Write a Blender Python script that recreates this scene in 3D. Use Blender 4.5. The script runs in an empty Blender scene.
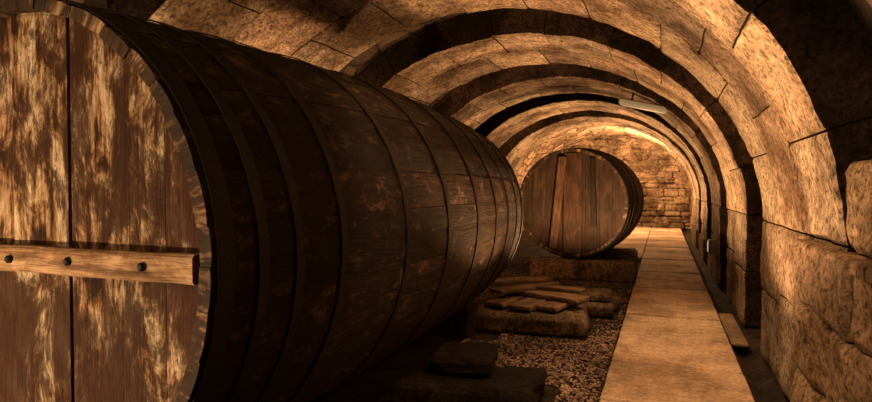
import bpy, math, random
from mathutils import Vector, noise, Matrix
random.seed(7)
C=bpy.context; S=C.scene
try:
    S.view_settings.view_transform='Standard'
except Exception: pass

# ------------------------------------------------------------ materials
def mat(name):
    m=bpy.data.materials.new(name); m.use_nodes=True
    nt=m.node_tree; b=nt.nodes['Principled BSDF']
    return m,nt,b
def N(nt,t,**k):
    n=nt.nodes.new(t)
    for a,v in k.items():
        if a in n.inputs: n.inputs[a].default_value=v
        else: setattr(n,a,v)
    return n
def ramp(nt,fac,stops):
    r=nt.nodes.new('ShaderNodeValToRGB'); e=r.color_ramp.elements
    while len(e)<len(stops): e.new(0.5)
    for i,(p,c) in enumerate(stops):
        e[i].position=p; e[i].color=(*c,1) if len(c)==3 else c
    nt.links.new(fac,r.inputs[0]); return r.outputs[0]
def mul(nt,a,b,f=1.0,mode='MULTIPLY'):
    n=nt.nodes.new('ShaderNodeMix'); n.data_type='RGBA'; n.blend_type=mode
    n.inputs[0].default_value=f
    nt.links.new(a,n.inputs[6]); nt.links.new(b,n.inputs[7]); return n.outputs[2]
def coords(nt,scale=(1,1,1),uv=False):
    tc=nt.nodes.new('ShaderNodeTexCoord'); mp=nt.nodes.new('ShaderNodeMapping')
    mp.inputs['Scale'].default_value=scale
    nt.links.new(tc.outputs['UV' if uv else 'Object'],mp.inputs[0]); return mp.outputs[0]
def noi(nt,co,scale,det=6,rough=.6,dist=0):
    n=N(nt,'ShaderNodeTexNoise'); n.inputs['Scale'].default_value=scale
    n.inputs['Detail'].default_value=det; n.inputs['Roughness'].default_value=rough
    n.inputs['Distortion'].default_value=dist
    nt.links.new(co,n.inputs['Vector']); return n.outputs['Fac']
def mth(nt,op,a,b):
    n=nt.nodes.new('ShaderNodeMath'); n.operation=op
    for i,x in enumerate((a,b)):
        if isinstance(x,(int,float)): n.inputs[i].default_value=x
        else: nt.links.new(x,n.inputs[i])
    return n.outputs[0]
def bump(nt,b,h,strength,dist):
    n=nt.nodes.new('ShaderNodeBump'); n.inputs['Strength'].default_value=strength
    n.inputs['Distance'].default_value=dist
    nt.links.new(h,n.inputs['Height']); nt.links.new(n.outputs[0],b.inputs['Normal'])
def tint(nt):
    n=nt.nodes.new('ShaderNodeAttribute'); n.attribute_name='tint'; return n.outputs['Color']

def stone(name,dark,light,bs=.6,bd=.02,tn=.9,sc=1.0,con=1.0,midc=1.0):
    m,nt,b=mat(name); co=coords(nt)
    big=noi(nt,co,1.1*sc,5,.65); fine=noi(nt,co,30*sc,8,.75); mid=noi(nt,co,9*sc,9,.8,.2)
    mid_c=tuple((a+c)/2 for a,c in zip(dark,light))
    c=ramp(nt,big,[(.40,dark),(.50,mid_c),(.60,light)])
    lo=max(.0,.40-.35*con)
    f=ramp(nt,mid,[(.38,(lo*1.1+.08,lo+.06,lo*.9+.04)),(.46,(.72,.68,.62)),(.53,(1.0,1.0,1.0)),(.64,(1.3,1.28,1.25))])
    c=mul(nt,c,f,min(1,.9*con)*midc)
    f2=ramp(nt,fine,[(.40,(.20,.16,.13)),(.48,(.88,.88,.88)),(.62,(1.25,1.25,1.25))])
    c=mul(nt,c,f2,.95*con)
    c=mul(nt,c,tint(nt),tn)
    nt.links.new(c,b.inputs['Base Color']); b.inputs['Roughness'].default_value=.88
    b.inputs['Specular IOR Level'].default_value=.25
    v=N(nt,'ShaderNodeTexVoronoi'); v.inputs['Scale'].default_value=34*sc; nt.links.new(co,v.inputs['Vector'])
    h=mth(nt,'ADD',mth(nt,'MULTIPLY',fine,1.4),mth(nt,'ADD',mth(nt,'MULTIPLY',mid,1.2*midc),mth(nt,'MULTIPLY',v.outputs[0],.5)))
    bump(nt,b,h,bs,bd); return m

M_arch=stone('arch_sandstone',(.24,.165,.105),(.86,.71,.53),1,.045,midc=.9)
M_dark=stone('shaded_side_stone',(.025,.016,.010),(.12,.075,.046),1,.05)  # arch block sides: shade of the rib faces painted in as dark stone
M_wall=stone('wall_sandstone',(.22,.145,.085),(.76,.57,.39),1,.06,midc=.95)
M_block=stone('support_stone',(.13,.10,.075),(.36,.29,.22),.8,.03)
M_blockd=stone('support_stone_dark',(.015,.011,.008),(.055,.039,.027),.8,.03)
M_path=stone('path_slab',(.34,.26,.18),(.68,.55,.41),.4,.012,con=.5)
M_grav=stone('gravel_stone',(.16,.12,.10),(.42,.33,.28),.3,.003,con=.4)
M_soil=stone('soil',(.03,.022,.016),(.10,.075,.055),1,.03,sc=3)
M_rub=stone('rubble_stone',(.22,.15,.09),(.70,.52,.35),1,.05,sc=1.5)

def rubble(name,lo,hi):
    m,nt,b=mat(name); co=coords(nt,(1,1,1.7))
    n=N(nt,'ShaderNodeTexNoise'); n.inputs['Scale'].default_value=1.5; nt.links.new(co,n.inputs['Vector'])
    mx=nt.nodes.new('ShaderNodeMix'); mx.data_type='RGBA'; mx.inputs[0].default_value=.12
    nt.links.new(co,mx.inputs[6]); nt.links.new(n.outputs['Color'],mx.inputs[7])
    v=N(nt,'ShaderNodeTexVoronoi'); v.feature='DISTANCE_TO_EDGE'; v.inputs['Scale'].default_value=2.6
    v2=N(nt,'ShaderNodeTexVoronoi'); v2.inputs['Scale'].default_value=2.6
    nt.links.new(mx.outputs[2],v.inputs['Vector']); nt.links.new(mx.outputs[2],v2.inputs['Vector'])
    bw=nt.nodes.new('ShaderNodeRGBToBW'); nt.links.new(v2.outputs['Color'],bw.inputs[0])
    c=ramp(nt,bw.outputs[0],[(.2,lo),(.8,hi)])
    e=ramp(nt,v.outputs[0],[(0,(.18,.15,.12)),(.06,(.9,.9,.9)),(.2,(1.1,1.1,1.1))])
    c=mul(nt,c,e); f=noi(nt,co,14,8,.7)
    c=mul(nt,c,ramp(nt,f,[(.3,(.45,.42,.4)),(.65,(1.2,1.2,1.2))]))
    nt.links.new(c,b.inputs['Base Color']); b.inputs['Roughness'].default_value=.9
    eb=ramp(nt,v.outputs[0],[(0,(0,0,0)),(.12,(1,1,1))])
    h=mth(nt,'ADD',eb,mth(nt,'MULTIPLY',f,.8)); bump(nt,b,h,1,.07); return m
M_shell=rubble('vault_rubble',(.035,.024,.016),(.11,.075,.047))  # dark tones paint in the shade of the recesses between arches
M_end=rubble('end_rubble',(.20,.13,.075),(.60,.44,.28))

def wood(name,stops,rough=(.45,.8),bs=.7,patch=None,tn=1,gs=1,spec=.4,wet=None,blotw=.5,bd=.015,big=None):
    m,nt,b=mat(name); co=coords(nt,(1,1,1),uv=True)
    def mp(s):
        q=nt.nodes.new('ShaderNodeMapping'); q.inputs['Scale'].default_value=s
        nt.links.new(co,q.inputs[0]); return q.outputs[0]
    g=noi(nt,mp((14*gs,1.1*gs,1)),2.2,9,.68,.6)
    fib=noi(nt,mp((60*gs,2*gs,1)),2.5,5,.7)
    blot=noi(nt,mp((2.6,1.3,1)),2.6,11,.76,.5)
    k=mth(nt,'ADD',mth(nt,'MULTIPLY',g,1-blotw),mth(nt,'MULTIPLY',blot,blotw))
    c=ramp(nt,k,stops)
    c=mul(nt,c,ramp(nt,fib,[(.32,(.3,.26,.23)),(.48,(.95,.95,.95)),(.7,(1.2,1.2,1.2))]),.85)
    if patch:
        p=noi(nt,mp((3.2,1.9,1)),2.6,12,.84,.3)
        pr=ramp(nt,p,patch[0]); mx=nt.nodes.new('ShaderNodeMix'); mx.data_type='RGBA'
        nt.links.new(pr,mx.inputs[0]); nt.links.new(c,mx.inputs[6]); mx.inputs[7].default_value=(*patch[1],1); c=mx.outputs[2]
    if wet:
        oc=coords(nt,(3.8,3.8,1.5))
        p=noi(nt,oc,1.5,13,.82,.4)
        oc2=coords(nt,(1.2,1.2,1)); p2=noi(nt,oc2,1.4,3,.5)
        p=mth(nt,'ADD',mth(nt,'MULTIPLY',p,.6),mth(nt,'MULTIPLY',p2,.4))
        pr=ramp(nt,p,wet[0]); mx=nt.nodes.new('ShaderNodeMix'); mx.data_type='RGBA'
        nt.links.new(pr,mx.inputs[0]); nt.links.new(c,mx.inputs[6]); mx.inputs[7].default_value=(*wet[1],1); c=mx.outputs[2]
    c=mul(nt,c,tint(nt),tn)
    nt.links.new(c,b.inputs['Base Color'])
    rr=ramp(nt,g,[(.3,(rough[0],)*3),(.7,(rough[1],)*3)]); nt.links.new(rr,b.inputs['Roughness'])
    b.inputs['Specular IOR Level'].default_value=spec
    h=mth(nt,'ADD',mth(nt,'MULTIPLY',g,1.),mth(nt,'ADD',mth(nt,'MULTIPLY',fib,.4),mth(nt,'MULTIPLY',blot,1.0)))
    bump(nt,b,h,bs,bd); return m
M_face=wood('cask_head_wood',[(.43,(.030,.011,.004)),(.475,(.20,.09,.035)),(.515,(.55,.36,.19)),(.575,(.95,.80,.58))],(.5,.8),1,
  wet=([(.475,(0,0,0)),(.50,(.75,.75,.75)),(.53,(.95,.95,.95))],(.055,.018,.007)),blotw=.7,bd=.03)
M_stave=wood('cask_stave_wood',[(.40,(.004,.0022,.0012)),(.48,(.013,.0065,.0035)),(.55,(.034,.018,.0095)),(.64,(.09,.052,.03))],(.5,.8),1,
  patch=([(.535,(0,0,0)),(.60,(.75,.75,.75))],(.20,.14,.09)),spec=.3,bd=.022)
M_chime=wood('cask_chime_wood',[(.40,(.012,.006,.003)),(.52,(.05,.025,.012)),(.61,(.48,.31,.17))],(.5,.8),.9,gs=.6)
M_beam=wood('beam_wood',[(.38,(.08,.04,.018)),(.47,(.26,.15,.07)),(.57,(.64,.44,.26))],(.5,.8),.9)
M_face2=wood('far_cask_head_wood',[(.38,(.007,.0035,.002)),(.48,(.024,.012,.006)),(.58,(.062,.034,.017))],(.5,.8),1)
M_brace=wood('brace_wood',[(.38,(.014,.007,.0035)),(.48,(.042,.022,.011)),(.58,(.10,.056,.028))],(.5,.8),1)
M_lid=wood('lid_wood',[(.38,(.05,.03,.018)),(.48,(.15,.10,.06)),(.58,(.34,.25,.16))],(.5,.8),.9)
def iron():
    m,nt,b=mat('rusty_iron'); co=coords(nt); f=noi(nt,co,11,9,.75)
    nt.links.new(ramp(nt,f,[(.42,(.002,.0014,.001)),(.55,(.006,.003,.002)),(.68,(.035,.012,.006))]),b.inputs['Base Color'])
    b.inputs['Metallic'].default_value=.15; b.inputs['Roughness'].default_value=.6
    bump(nt,b,f,.8,.01); return m
M_iron=iron()
def plain(name,c,r=.6,e=None,es=0):
    m,nt,b=mat(name); co=coords(nt); f=noi(nt,co,12,5,.6)
    nt.links.new(ramp(nt,f,[(.3,tuple(x*.8 for x in c)),(.7,c)]),b.inputs['Base Color'])
    b.inputs['Roughness'].default_value=r
    if e: b.inputs['Emission Color'].default_value=(*e,1); b.inputs['Emission Strength'].default_value=es
    return m
M_lamp=plain('lamp_housing',(.36,.42,.44),.5)
M_glow=plain('lamp_glass',(.8,.7,.5),.4,(1,.75,.45),.6)

# ------------------------------------------------------------ mesh builder
class MB:
    def __init__(s): s.v=[];s.f=[];s.m=[];s.t=[];s.uv=[]
    def face(s,ids,mi=0,t=(1,1,1),uv=None):
        s.f.append(ids);s.m.append(mi);s.t.append(t);s.uv.append(uv)
    def add(s,vs):
        b=len(s.v); s.v.extend(vs); return b
    def obj(s,name,mats,parent=None,smooth=True,loc=None,ang=40):
        me=bpy.data.meshes.new(name); me.from_pydata([tuple(p) for p in s.v],[],s.f)
        for m in mats: me.materials.append(m)
        ca=me.color_attributes.new('tint','FLOAT_COLOR','CORNER'); uvl=me.uv_layers.new(name='UVMap')
        li=0
        for i,p in enumerate(me.polygons):
            p.material_index=s.m[i]; p.use_smooth=smooth
            for k in range(len(p.vertices)):
                ca.data[li].color=(*s.t[i],1)
                if s.uv[i]: uvl.data[li].uv=s.uv[i][k]
                li+=1
        me.update()
        if smooth:
            try: me.set_sharp_from_angle(angle=math.radians(ang))
            except Exception: pass
        o=bpy.data.objects.new(name,me); C.collection.objects.link(o)
        if parent: o.parent=parent
        return o
def rt(lo=.75,hi=1.15,w=.04):
    k=random.uniform(lo,hi); return (k*(1+random.uniform(-w,w)),k,k*(1-random.uniform(-w,w)))

def block(mb,f,du,dv,thick,mi=0,mside=None,t=None,rnd=.018,nz=.012,n=6):
    """f(u,v,off)->point. u,v in 0..1, off depth outward(away from viewer)."""
    t=t or rt(); mside=mi if mside is None else mside
    U=[0,min(.25,rnd*1.6/max(du,.01))]; V=[0,min(.25,rnd*1.6/max(dv,.01))]
    us=[0,U[1]]+[U[1]+(1-2*U[1])*i/n for i in range(1,n)]+[1-U[1],1]
    vs=[0,V[1]]+[V[1]+(1-2*V[1])*i/n for i in range(1,n)]+[1-V[1],1]
    base=len(mb.v); nu=len(us); nv=len(vs)
    for i,u in enumerate(us):
        for j,v in enumerate(vs):
            off=0
            if i in(0,nu-1): off+=rnd
            if j in(0,nv-1): off+=rnd
            off=min(off,rnd*1.4)
            p=f(u,v,0)
            off+=nz*(noise.noise(p*3.1)*1.2+noise.noise(p*9.0)*.6)
            mb.v.append(f(u,v,off))
    I=lambda i,j:base+i*nv+j
    for i in range(nu-1):
        for j in range(nv-1): mb.face([I(i,j),I(i,j+1),I(i+1,j+1),I(i+1,j)],mi,t)
    ring=[(i,0) for i in range(nu)]+[(nu-1,j) for j in range(1,nv)]+[(i,nv-1) for i in range(nu-2,-1,-1)]+[(0,j) for j in range(nv-2,0,-1)]
    b2=len(mb.v)
    for (i,j) in ring: mb.v.append(f(us[i],vs[j],thick))
    L=len(ring); k2=random.uniform(.6,1.5); ts=(k2,k2,k2)
    for k in range(L):
        a=I(*ring[k]); b=I(*ring[(k+1)%L]); mb.face([a,b,b2+(k+1)%L,b2+k],mside,ts if mside!=mi else t)
def boxblock(mb,x0,x1,y0,y1,z0,z1,mi=0,t=None,rnd=.015,nz=.01,n=5,jit=0,rot=0):
    """rounded irregular stone cuboid, closed"""
    t=t or rt(); base=len(mb.v)
    def ax(a,b):
        r=min(rnd*1.5,(b-a)*.25); return [a,a+r]+[a+r+(b-a-2*r)*i/n for i in range(1,n)]+[b-r,b]
    X,Y,Z=ax(x0,x1),ax(y0,y1),ax(z0,z1); m=len(X); idx={}
    c=Vector(((x0+x1)/2,(y0+y1)/2,(z0+z1)/2)); sk=[random.uniform(-jit,jit) for _ in range(6)]
    RR=Matrix.Rotation(rot,3,'Z'); u0=random.uniform(0,30)
    for i in range(m):
        for j in range(m):
            for k in range(m):
                fl=[i in(0,m-1),j in(0,m-1),k in(0,m-1)]
                if not any(fl): continue
                p=Vector((X[i],Y[j],Z[k])); 
                if sum(fl)>=2:
                    for a in range(3):
                        if fl[a]: p[a]+= (c[a]-p[a])/abs(c[a]-p[a])*rnd*(.7 if sum(fl)==2 else .9)
                d=(p-c).normalized()
                p+=d*nz*(noise.noise(p*3.3+c)*1.3+noise.noise(p*10)*.5)
                p.x+=sk[0]*(p.y-c.y)+sk[1]*(p.z-c.z); p.y+=sk[2]*(p.x-c.x)
                if rot: p=RR@(p-c)+c
                idx[i,j,k]=len(mb.v); mb.v.append(p)
    q=m-1
    for i in range(q):
        for j in range(q):
            for k,fl in ((0,1),(q,0)):
                for A in range(3):
                    def g(a,b):
                        r=[0,0,0]; r[A]=k; r[(A+1)%3]=a; r[(A+2)%3]=b; return tuple(r)
                    gs=[g(i,j),g(i+1,j),g(i+1,j+1),g(i,j+1)]
                    if fl: gs.reverse()
                    mb.face([idx[z] for z in gs],mi,t,[(u0+X[z[0]]+Z[z[2]],u0+Y[z[1]]) for z in gs])
def empty(name,loc=(0,0,0)):
    o=bpy.data.objects.new(name,None); o.location=loc; C.collection.objects.link(o); return o

# ------------------------------------------------------------ vault profile
XC,ZS,A,B=-1.9,1.2,2.75,2.25
GZ=-.06
def profile():
    pts=[(Vector((XC+A,0,GZ)),Vector((1,0,0)))]
    pts.append((Vector((XC+A,0,ZS)),Vector((1,0,0))))
    for i in range(1,200):
        th=math.pi*i/200
        pts.append((Vector((XC+A*math.cos(th),0,ZS+B*math.sin(th))),Vector((math.cos(th)/A,0,math.sin(th)/B)).normalized()))
    pts.append((Vector((XC-A,0,ZS)),Vector((-1,0,0)))); pts.append((Vector((XC-A,0,GZ)),Vector((-1,0,0))))
    s=[0]
    for i in range(1,len(pts)): s.append(s[-1]+(pts[i][0]-pts[i-1][0]).length)
    return pts,s
PP,SS=profile(); LT=SS[-1]
import bisect
def P(s):
    s=max(0,min(LT,s)); i=min(max(bisect.bisect_right(SS,s)-1,0),len(SS)-2)
    k=(s-SS[i])/(SS[i+1]-SS[i]); p=PP[i][0].lerp(PP[i+1][0],k); n=PP[i][1].lerp(PP[i+1][1],k).normalized()
    return p,n
segs=[(-3.2,-1.0),(.2,2.35),(3.5,6.2),(7.35,9.2),(10.4,12.2),(13.4,15.2),(16.5,18.9)]
vault=empty('ceiling')
for si,(y0,y1) in enumerate(segs):
    mb=MB(); nc=3 if y1-y0>2 else 2
    ys=[y0]
    for k in range(nc-1): ys.append(y0+(y1-y0)*((k+1)/nc)+random.uniform(-.08,.08))
    ys.append(y1)
    for k in range(nc):
        ss=[0,.62+.1*(k%2),ZS-GZ]
        cur=ZS-GZ; end=LT-(ZS-GZ); nb=11
        for q in range(1,nb+1): 
            x=cur+(end-cur)*q/nb
            if q<nb: x+=random.uniform(-.05,.05)+(.16 if k%2 else -.16)
            ss.append(x)
        ss+=[LT-.6,LT]
        for a,b in zip(ss[:-1],ss[1:]):
            jo=random.uniform(0,.014); g=.006
            jb=random.uniform(-.018,.018)
            def f(u,v,off,a=a,b=b,k=k,jo=jo):
                p,n=P(a+g+(b-a-2*g)*u); q=p+n*(off+jo); q.y=ys[k]+.006+(ys[k+1]-ys[k]-.012)*v
                if k==0 : q.y+=(1-v)*jb
                return q
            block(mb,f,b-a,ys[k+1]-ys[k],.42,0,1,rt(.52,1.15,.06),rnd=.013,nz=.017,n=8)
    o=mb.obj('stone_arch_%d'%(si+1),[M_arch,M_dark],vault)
# recessed shell behind arches
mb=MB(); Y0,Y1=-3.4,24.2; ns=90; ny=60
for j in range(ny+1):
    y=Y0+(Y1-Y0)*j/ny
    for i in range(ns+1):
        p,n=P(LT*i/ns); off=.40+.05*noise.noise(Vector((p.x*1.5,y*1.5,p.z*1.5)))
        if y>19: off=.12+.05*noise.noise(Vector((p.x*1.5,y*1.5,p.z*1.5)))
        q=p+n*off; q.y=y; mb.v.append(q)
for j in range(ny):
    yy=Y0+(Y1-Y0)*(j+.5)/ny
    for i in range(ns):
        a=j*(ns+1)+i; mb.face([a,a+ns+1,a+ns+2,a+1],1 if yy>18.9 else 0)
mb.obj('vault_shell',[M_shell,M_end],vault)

def rubwall(name,y,sgn):
    mb=MB()
    b=mb.add([Vector((-5.2,y+.06*sgn,-.1)),Vector((1.5,y+.06*sgn,-.1)),Vector((1.5,y+.06*sgn,4)),Vector((-5.2,y+.06*sgn,4))]); mb.face([b,b+1,b+2,b+3],1)
    x=-5.1
    z=GZ
    while z<3.85:
        h=random.uniform(.16,.34); x=-5.1
        while x<1.4:
            w=random.uniform(.18,.62); r=random.random()
            parts=[(z,z+h)] if r<.5 or w>.45 else [(z,z+h*random.uniform(.35,.65))]
            if len(parts)==1 and parts[0][1]<z+h-.01: parts.append((parts[0][1],z+h))
            for (a,bb) in parts:
                dz=random.uniform(-.025,.025)
                boxblock(mb,x+.008,x+w-.008,y-.05-random.uniform(0,.07),y+.05,a+.006+dz,bb-.006+dz,0,rt(.45,1.25,.10),rnd=.035,nz=.045,n=3,jit=.10)
            x+=w
        z+=h
    return mb.obj(name,[M_rub,M_rub])
rubwall('wall_back',24.0,1)
mb=MB(); b=mb.add([Vector((-5.2,-3.3,-.1)),Vector((1.5,-3.3,-.1)),Vector((1.5,-3.3,4)),Vector((-5.2,-3.3,4))]); mb.face([b,b+3,b+2,b+1]); mb.obj('wall_front',[M_shell])

# right wall plinth
mb=MB()
def pl(y0,y1,z0,z1,x,t=None):
    def f(u,v,off): return Vector((x+off,y0+.006+(y1-y0-.012)*u,z0+.005+(z1-z0-.01)*v))
    block(mb,f,y1-y0,z1-z0,.3,0,0,t or rt(.6,1.15),rnd=.025,nz=.04,n=14)
for (za,zb,yy) in ((GZ,.36,[-3,-1.6,-.3,.9,1.9,3.0,4.3]),(.36,.80,[-3,-2,-.9,.4,1.5,2.5,3.5,4.3]),(.80,1.17,[-3,-1.3,0,1.1,2.2,3.1,4.3])):
    for a,b in zip(yy[:-1],yy[1:]): pl(a,b,za,zb,.775+random.uniform(-.012,.022))
for a,b in zip([-3,-1.5,.1,1.6,2.9],[-1.5,.1,1.6,2.9,4.3]):
    boxblock(mb,.785,1.2,a,b,1.10,1.175,0,rt(.7,1.1),rnd=.01,nz=.006)
pl(2.36,2.95,1.18,1.62,.86); pl(2.95,3.49,1.18,1.62,.865)
boxblock(mb,.865,1.22,2.36,3.49,1.56,1.63,0,rt(.7,1.),rnd=.012,nz=.01)
for a,b in ((10.41,12.19),(13.41,15.19),(16.51,18.9)):
    boxblock(mb,.80,1.1,a+.01,b-.01,GZ,.42,0,rt(.6,.9),rnd=.02,nz=.015)
mb.obj('wall_right',[M_wall])

# ------------------------------------------------------------ floor
mb=MB(); nx,ny=40,120
for j in range(ny+1):
    for i in range(nx+1):
        x=-5.2+6.8*i/nx; y=-3.4+27.6*j/ny
        z=GZ-.02+.02*noise.noise(Vector((x*1.3,y*1.3,0)))
        if .64<x<.84: z-=.10
        mb.v.append(Vector((x,y,z)))
for j in range(ny):
    for i in range(nx):
        a=j*(nx+1)+i; mb.face([a,a+1,a+nx+2,a+nx+1])
mb.obj('floor',[M_soil])
mb=MB(); y=-3.2; i=0
while y<22.6:
    l=random.uniform(.86,1.04)
    t=rt(.66,1.12,.05); g=.011+.0012*max(y,0)
    boxblock(mb,-.41,.62,y+g,y+l-g,-.075,random.uniform(-.008,.003),0,t,rnd=.008,nz=.006,n=5,jit=.006); y+=l
mb.obj('stone_walkway',[M_path])
mb=MB(); boxblock(mb,.645,.80,6.4,7.9,-.07,-.035,0,(.45,.42,.38),rnd=.008,nz=.003,n=4)
mb.obj('threshold_slab',[M_path])
mb=MB()
for a,b,x in ((13.2,14.6,-1.35),(14.6,16.0,-1.3),(16,17.6,-1.4),(17.6,19.2,-1.5),(19.2,21,-2),(21,23.6,-3)): boxblock(mb,x,-.42,a+.01,b-.01,-.075,.01,0,rt(.9,1.2),rnd=.01,nz=.004,n=4)
mb.obj('side_paving',[M_path])

# gravel
mb=MB()
import bmesh
bm=bmesh.new(); bmesh.ops.create_icosphere(bm,subdivisions=1,radius=1); bm.verts.ensure_lookup_table()
IV=[v.co.copy() for v in bm.verts]; IF=[[v.index for v in f.verts] for f in bm.faces]; bm.free()
def pebble(x,y,z,r,t):
    b=len(mb.v); R=Matrix.Rotation(random.uniform(0,6.28),3,'Z')@Matrix.Rotation(random.uniform(-.5,.5),3,'X')
    sx,sy,sz=r*random.uniform(.7,1.3),r*random.uniform(.7,1.2),r*random.uniform(.45,.8)
    for v in IV:
        p=R@Vector((v.x*sx,v.y*sy,v.z*sz)); p*=random.uniform(.85,1.12); mb.v.append(Vector((x,y,z))+p)
    for f in IF: mb.face([b+k for k in f],0,t)
KEEP=[(-2.12,-.72,6.05,7.25),(-1.15,-.5,7.15,8.0),(-1.9,-.74,3.7,4.6),(-2.3,-.42,10.05,10.7),(-3.7,-1.6,5.7,6.05),(-2.05,-.42,11.95,12.8),(-.9,-.42,10.6,11.7)]
n=0
while n<22000:
    y=2.8+(random.random()**1.5)*10.2
    x=random.uniform(-1.9 if y<6.3 else -3.0,-.44); n+=1
    if any(a<x<b and c<y<d for a,b,c,d in KEEP): continue
    pebble(x,y,GZ-.012+random.uniform(0,.014),random.uniform(.008,.017),rt(.3,1.4,.10))
mb.obj('gravel_bed',[M_grav],smooth=False)

# ------------------------------------------------------------ casks
def cask(name,loc,rot,R,Rm,L,hoops,nst,face_m,near):
    root=empty(name,loc); root.rotation_euler=(0,0,rot)
    def rad(y): k=(y/L)*2-1; return Rm-(Rm-R)*abs(k)**1.9
    mb=MB(); ny=26; TH=.05
    aa=[2*math.pi*i/nst for i in range(nst)]
    aa=[a+random.uniform(-.25,.25)*2*math.pi/nst for a in aa]+[0]; aa[-1]=aa[0]+2*math.pi
    for i in range(nst):
        a0,a1=aa[i]+.0010,aa[i+1]-.0010; t=rt(.6,1.3,.06); dr=random.uniform(-.003,.003); b=len(mb.v); ex=random.uniform(-.006,.006)
        W=(a1-a0)*R; u0=random.uniform(0,50); v0=random.uniform(0,50); na=4
        for j in range(ny+1):
            y=L*j/ny; yy=y+(ex if j in(0,ny) else 0)
            for k in range(na+1):
                a=a0+(a1-a0)*k/na; r=rad(y)+dr-(.004 if k in(0,na) else 0)
                mb.v.append(Vector((r*math.cos(a),yy,r*math.sin(a))))
            for k in (0,na):
                a=a0+(a1-a0)*k/na; r=rad(y)+dr-TH
                mb.v.append(Vector((r*math.cos(a),yy,r*math.sin(a))))
        w=na+3
        for j in range(ny):
            def uv(k,jj): return (u0+W*k/na,v0+L*jj/ny)
            for k in range(na):
                mb.face([b+j*w+k,b+j*w+k+1,b+(j+1)*w+k+1,b+(j+1)*w+k],0,t,[uv(k,j),uv(k+1,j),uv(k+1,j+1),uv(k,j+1)])
            mb.face([b+j*w+na,b+j*w+na+2,b+(j+1)*w+na+2,b+(j+1)*w+na],0,t,[uv(0,j),uv(1,j),uv(1,j+1),uv(0,j+1)])
            mb.face([b+j*w+na+2,b+j*w+na+1,b+(j+1)*w+na+1,b+(j+1)*w+na+2],1,t,[uv(0,j),uv(4,j),uv(4,j+1),uv(0,j+1)])
            mb.face([b+j*w+na+1,b+j*w,b+(j+1)*w,b+(j+1)*w+na+1],0,t,[uv(0,j),uv(1,j),uv(1,j+1),uv(0,j+1)])
        for j,rev in ((0,0),(ny,1)):
            ids=[b+j*w+k for k in range(na+1)]+[b+j*w+na+2,b+j*w+na+1]
            uvs=[(u0+W*k/na,v0+j) for k in range(na+1)]+[(u0+W,v0+j+.075),(u0,v0+j+.075)]
            if not rev: ids.reverse(); uvs.reverse()
            mb.face(ids,1,t,uvs)
    mb.obj('staves',[M_stave,M_chime],root,ang=50)
    for yh,sg,nm in ((.055,-1,'front_head'),(L-.055,1,'rear_head')):
        mb=MB(); r=R-TH+.018; x=-r
        wl=[.30,.38,.30,.33,.22,.28] if near else [.2,.25,.22,.26,.2,.24,.2,.22]
        wi=0
        while x<r-1e-4:
            w=wl[wi%len(wl)]; wi+=1; x1=min(r,x+w)
            if r-x1<.08: x1=r
            t=rt(.75,1.15,.05); n=8; u0=random.uniform(0,40); v0=random.uniform(0,40); dy=random.uniform(-.006,.006)
            b=len(mb.v); g=.0025
            for d in (0,1):
                y=yh+sg*(.0+dy) if d==0 else yh-sg*.05
                for k in range(n+1):
                    xx=x+g+(x1-x-2*g)*k/n; h=math.sqrt(max(0,r*r-xx*xx)); mb.v.append(Vector((xx,y,h)))
                for k in range(n,-1,-1):
                    xx=x+g+(x1-x-2*g)*k/n; h=math.sqrt(max(0,r*r-xx*xx)); mb.v.append(Vector((xx,y,-h)))
            m=2*(n+1); ids=list(range(b,b+m)); 
            if sg>0: ids=ids[::-1]
            uv=[(u0+mb.v[q].x,v0+mb.v[q].z) for q in ids]
            mb.face(ids,0,t,uv)
            for q in range(m):
                q2=(q+1)%m; mb.face([b+q,b+m+q,b+m+q2,b+q2],0,(t[0]*.4,)*3,[(0,0),(0,.1),(.1,.1),(.1,0)])
            x=x1
        mb.obj(nm,[face_m],root,smooth=False)
    mb=MB(); na=120
    for y,w in hoops:
        b=len(mb.v); tl=random.uniform(-.012,.012); 
        for i in range(na):
            a=2*math.pi*i/na; wob=.006*math.sin(2*a+y*7)+tl*math.cos(a)
            for (dy,dr) in ((-w/2,.0),(-w/2,.007),(w/2,.007),(w/2,.0)):
                r=rad(min(max(y+dy,0),L))+.003+dr; mb.v.append(Vector((r*math.cos(a),y+dy+wob,r*math.sin(a))))
        for i in range(na):
            i2=(i+1)%na
            for k in range(3): mb.face([b+i*4+k,b+i2*4+k,b+i2*4+k+1,b+i*4+k+1],0)
    mb.obj('iron_hoops',[M_iron],root)
    return root,rad

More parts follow.
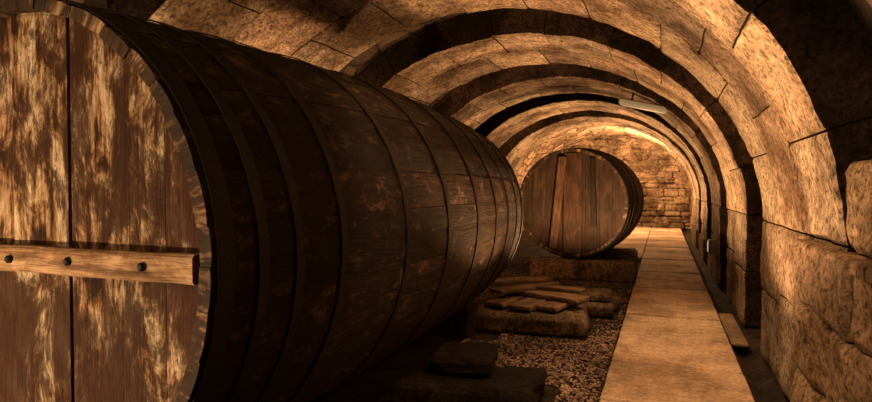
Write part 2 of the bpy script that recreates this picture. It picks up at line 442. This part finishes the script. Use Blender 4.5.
def bolt(mb,x,y,z,r,h,mi=0):
    b=len(mb.v); n=14
    for (rr,yy) in ((r,0),(r*.95,-h*.6),(r*.55,-h)):
        for i in range(n): a=2*math.pi*i/n; mb.v.append(Vector((x+rr*math.cos(a),y+yy,z+rr*math.sin(a))))
    for q in range(2):
        for i in range(n): i2=(i+1)%n; mb.face([b+q*n+i,b+q*n+i2,b+(q+1)*n+i2,b+(q+1)*n+i],mi)
    mb.face([b+2*n+i for i in range(n)],mi)
def plank(mb,x0,x1,y0,y1,z0,z1,mi=0,t=(1,1,1),axis='x',sl=0,bev=.008,nn=10):
    b=len(mb.v); L0,L1=(x0,x1) if axis=='x' else ((z0,z1) if axis=='z' else (y0,y1))
    u0=random.uniform(0,30)
    if axis=='x': c0,c1,d0,d1=y0,y1,z0,z1
    elif axis=='z': c0,c1,d0,d1=x0,x1,y0,y1
    else: c0,c1,d0,d1=x0,x1,z0,z1
    sec=[(c0+bev,d0),(c1-bev,d0),(c1,d0+bev),(c1,d1-bev),(c1-bev,d1),(c0+bev,d1),(c0,d1-bev),(c0,d0+bev)]
    per=[0]
    for i in range(8): q=sec[(i+1)%8]; p=sec[i]; per.append(per[-1]+math.hypot(q[0]-p[0],q[1]-p[1]))
    for j in range(nn+1):
        l=L0+(L1-L0)*j/nn; w=.004*noise.noise(Vector((l*4,c0*3,d0*3)))
        for (c,d) in sec:
            c2=c+w; d2=d+w
            mb.v.append(Vector((l,c2,d2+sl*(l-L0))) if axis=='x' else (Vector((c2+sl*(l-L0),d2,l)) if axis=='z' else Vector((c2+sl*(l-L0),l,d2))))
    for j in range(nn):
        for i in range(8):
            i2=(i+1)%8; uu=[(u0+per[i],u0+(L1-L0)*j/nn),(u0+per[i+1],u0+(L1-L0)*j/nn),(u0+per[i+1],u0+(L1-L0)*(j+1)/nn),(u0+per[i],u0+(L1-L0)*(j+1)/nn)]
            mb.face([b+j*8+i,b+j*8+i2,b+(j+1)*8+i2,b+(j+1)*8+i],mi,t,uu)
    mb.face([b+i for i in range(8)][::-1],mi,t,[(0,0)]*8); mb.face([b+nn*8+i for i in range(8)],mi,t,[(0,0)]*8)

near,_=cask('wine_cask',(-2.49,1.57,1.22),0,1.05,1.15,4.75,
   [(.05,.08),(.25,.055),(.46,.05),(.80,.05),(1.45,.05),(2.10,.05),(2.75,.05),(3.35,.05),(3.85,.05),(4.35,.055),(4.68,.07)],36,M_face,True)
mb=MB()
plank(mb,-.985,.97,-.005,.050,-.060,.045,0,(1,1,1),'x',0,.01,24)
mb.obj('cross_bar',[M_beam],near)
mb=MB()
for x in (-.8,-.42,.02,.36,.74): bolt(mb,x,-.004,random.uniform(-.012,.012),.017,.018)
mb.obj('iron_bolts',[M_iron],near)

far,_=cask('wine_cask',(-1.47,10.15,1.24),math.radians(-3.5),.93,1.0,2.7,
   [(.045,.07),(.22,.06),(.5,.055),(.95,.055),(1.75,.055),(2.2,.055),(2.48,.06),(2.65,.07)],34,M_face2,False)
mb=MB()
plank(mb,-.38,-.24,-.03,.05,-.78,.80,0,(1.5,1.4,1.3),'z',.10,.01,12)
plank(mb,-.14,.18,.0,.05,-.86,.86,0,(.8,.7,.6),'z',.0,.01,12)
plank(mb,.34,.43,-.03,.05,-.40,.76,0,(.15,.14,.13),'z',-.03,.01,12)
mb.obj('braces',[M_brace],far)

# supports
def saddle(mb,xc,zc,R,hw,y0,y1,z0,zt):
    pts=[]; n=24
    for i in range(n+1):
        x=-hw+2*hw*i/n; z=zt
        if abs(x)<R: z=min(zt,zc-math.sqrt(R*R-x*x)-.004)
        pts.append((xc+x,max(z,z0+.02)))
    b=len(mb.v)
    for y in (y0,y1):
        for (x,z) in pts: mb.v.append(Vector((x,y,z)))
        for (x,z) in pts: mb.v.append(Vector((x,y,z0)))
    m=n+1; t=rt(.6,1)
    for i in range(n):
        mb.face([b+i,b+m+i,b+m+i+1,b+i+1],0,t); mb.face([b+2*m+i,b+2*m+i+1,b+3*m+i+1,b+3*m+i],0,t)
        mb.face([b+i,b+i+1,b+2*m+i+1,b+2*m+i],0,t)
    mb.face([b,b+2*m,b+3*m,b+m],0,t); mb.face([b+n,b+m+n,b+3*m+n,b+2*m+n],0,t)
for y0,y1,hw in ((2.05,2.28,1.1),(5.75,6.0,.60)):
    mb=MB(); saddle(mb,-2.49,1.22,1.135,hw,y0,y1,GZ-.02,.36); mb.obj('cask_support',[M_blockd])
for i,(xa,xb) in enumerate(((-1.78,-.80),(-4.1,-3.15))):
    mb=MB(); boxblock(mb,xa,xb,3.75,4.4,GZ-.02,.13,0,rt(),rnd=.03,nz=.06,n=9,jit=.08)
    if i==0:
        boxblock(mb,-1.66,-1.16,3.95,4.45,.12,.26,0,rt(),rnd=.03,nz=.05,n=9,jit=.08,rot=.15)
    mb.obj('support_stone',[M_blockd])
mb=MB()
boxblock(mb,-2.18,-1.36,10.12,10.40,GZ-.02,.27,0,(2.0,1.9,1.75),rnd=.02,nz=.015)
boxblock(mb,-1.34,-.44,10.10,10.42,GZ-.02,.265,0,(1.2,1.15,1.1),rnd=.02,nz=.015)
mb.obj('support_plinth',[M_block])
mb=MB(); boxblock(mb,-.80,-.44,10.7,11.6,GZ-.02,.34,0,(.5,.5,.5),rnd=.02,nz=.02); mb.obj('support_stone',[M_block])
mb=MB(); boxblock(mb,-2.0,-.5,12.3,12.7,GZ-.02,.26,0,(.7,.7,.7),rnd=.02,nz=.02); mb.obj('support_plinth',[M_block])

# slab and stacked boards
mb=MB(); boxblock(mb,-2.02,-.78,6.10,7.15,GZ-.02,.14,0,(.85,.85,.85),rnd=.03,nz=.05,n=9,jit=.06,rot=.08)
mb.obj('stone_slab',[M_block])
mb=MB(); boxblock(mb,-1.12,-.52,7.25,7.95,GZ-.02,.10,0,(.9,.9,.9),rnd=.03,nz=.04,n=7,jit=.06)
boxblock(mb,-1.06,-.58,7.3,7.85,.10,.19,0,(.8,.8,.8),rnd=.02,nz=.03,n=7,jit=.08,rot=.2)
mb.obj('stone_slab',[M_block])
mb=MB()
z=.165
for (xc,yc,w,l,rz,th,t) in ((-1.06,6.72,.24,.90,.25,.05,1.1),(-1.36,6.70,.26,1.0,.18,.05,.8),(-1.66,6.72,.24,.9,.22,.05,1.0)):
    boxblock(mb,xc-w/2,xc+w/2,yc-l/2,yc+l/2,z,z+th,0,(t,t,t),rnd=.006,nz=.006,n=3,rot=-rz)
for (xc,yc,w,l,rz,th,t,z) in ((-1.28,6.82,.28,1.0,-1.15,.05,1.2,.222),(-1.55,6.95,.22,1.0,.55,.045,.9,.275),(-1.25,7.02,.22,.8,-1.35,.045,.7,.275),(-1.80,7.0,.24,1.2,.8,.045,1.15,.325)):
    boxblock(mb,xc-w/2,xc+w/2,yc-l/2,yc+l/2,z,z+th,0,(t,t,t),rnd=.006,nz=.006,n=3,rot=-rz)
mb.obj('loose_planks',[M_lid])

# lamps (fixtures)
root=empty('ceiling_lamp',(-.34,10.55,2.86))
mb=MB(); boxblock(mb,-.40,.40,-.14,.14,0,.09,0,(1,1,1),rnd=.012,nz=0,n=2); mb.obj('housing',[M_lamp],root)
mb=MB(); boxblock(mb,-.22,-.19,-.02,.02,.08,.32,0,(.3,.3,.3),rnd=.003,nz=0,n=2); boxblock(mb,.19,.22,-.02,.02,.08,.20,0,(.3,.3,.3),rnd=.003,nz=0,n=2); mb.obj('brackets',[M_iron],root)
mb=MB(); boxblock(mb,-.36,.36,-.11,.11,-.014,.004,0,(1.6,1.6,1.6),rnd=.003,nz=0,n=2); mb.obj('diffuser',[M_lamp],root)
root.rotation_euler=(0,math.radians(14),0)
root=empty('wall_lamp',(.80,11.2,.48))
mb=MB(); boxblock(mb,-.06,.05,-.07,.07,-.12,.12,0,(1,1,1),rnd=.01,nz=0,n=2); mb.obj('housing',[M_lamp],root)
mb=MB(); boxblock(mb,-.068,-.058,-.05,.05,-.09,.09,0,(1,1,1),rnd=.003,nz=0,n=2); mb.obj('glass',[M_glow],root)

# ------------------------------------------------------------ lights
WARM=(1,.51,.22)
def light(kind,name,loc,e,col=WARM,tgt=None,size=.1,cone=120,blend=.6):
    d=bpy.data.lights.new(name,kind); d.energy=e; d.color=col
    if kind=='SPOT': d.spot_size=math.radians(cone); d.spot_blend=blend
    d.shadow_soft_size=size
    o=bpy.data.objects.new(name,d); o.location=loc; C.collection.objects.link(o)
    if tgt: o.rotation_euler=(Vector(tgt)-Vector(loc)).to_track_quat('-Z','Y').to_euler()
    return o
light('SPOT','cask_head_fill',(-3.2,-.5,.35),400,(1,.61,.32),(-2.8,1.6,.8),.08,105)  # two unseen spots beside the camera, added to light the near cask head
light('SPOT','cask_head_fill',(-1.8,-.7,2.6),100,(1,.58,.29),(-2.6,1.6,1.2),.08,75)
for y,e in ((4.9,430),(8.3,620),(11.3,600),(14.3,560),(17.6,560)):
    light('SPOT','uplight',({4.9:-.50}.get(y,-.9) if y<10 or y>13.5 else -.55,y,.12 if y<9 else .1),e,WARM,(-1.0,y+.2,3) if y>5 else (.0,y,3),.05,160 if y>5 else 130,.4)
light('SPOT','wall_spot',(-.5,3.6,3.0),210,WARM,(.9,3.9,.9),.06,105)
light('SPOT','path_spot',(-.1,6.8,3.0),190,WARM,(.25,6.2,0),.1,85)
light('SPOT','path_spot',(-.1,14.5,3.0),300,WARM,(.1,14,0),.1,110)
light('POINT','end_wall_light',(-.9,21.3,2.6),720,(1,.54,.24),size=.15)  # point light without a fixture, brightens the far end
light('SPOT','wall_spot',(-.3,1.2,3.0),100,WARM,(.8,2.4,.8),.06,105)
light('SPOT','cask_side_fill',(.1,2.9,3.0),110,WARM,(-1.5,3.5,1.2),.06,58)  # unseen spot added to lift the right flank of the near cask
light('SPOT','vault_spot',(-3.8,4.6,.4),420,WARM,(-3.4,4.9,3.2),.06,120)

w=bpy.data.worlds.new('world'); S.world=w; w.use_nodes=True
w.node_tree.nodes['Background'].inputs[0].default_value=(.9,.5,.25,1); w.node_tree.nodes['Background'].inputs[1].default_value=.005

# ------------------------------------------------------------ camera
cd=bpy.data.cameras.new('camera'); cd.sensor_width=36; cd.lens=24; cd.clip_start=.05
cam=bpy.data.objects.new('camera',cd); C.collection.objects.link(cam)
cam.location=(0,0,1.5); cam.rotation_euler=(math.radians(90-1.28),0,math.radians(21.34)); S.camera=cam
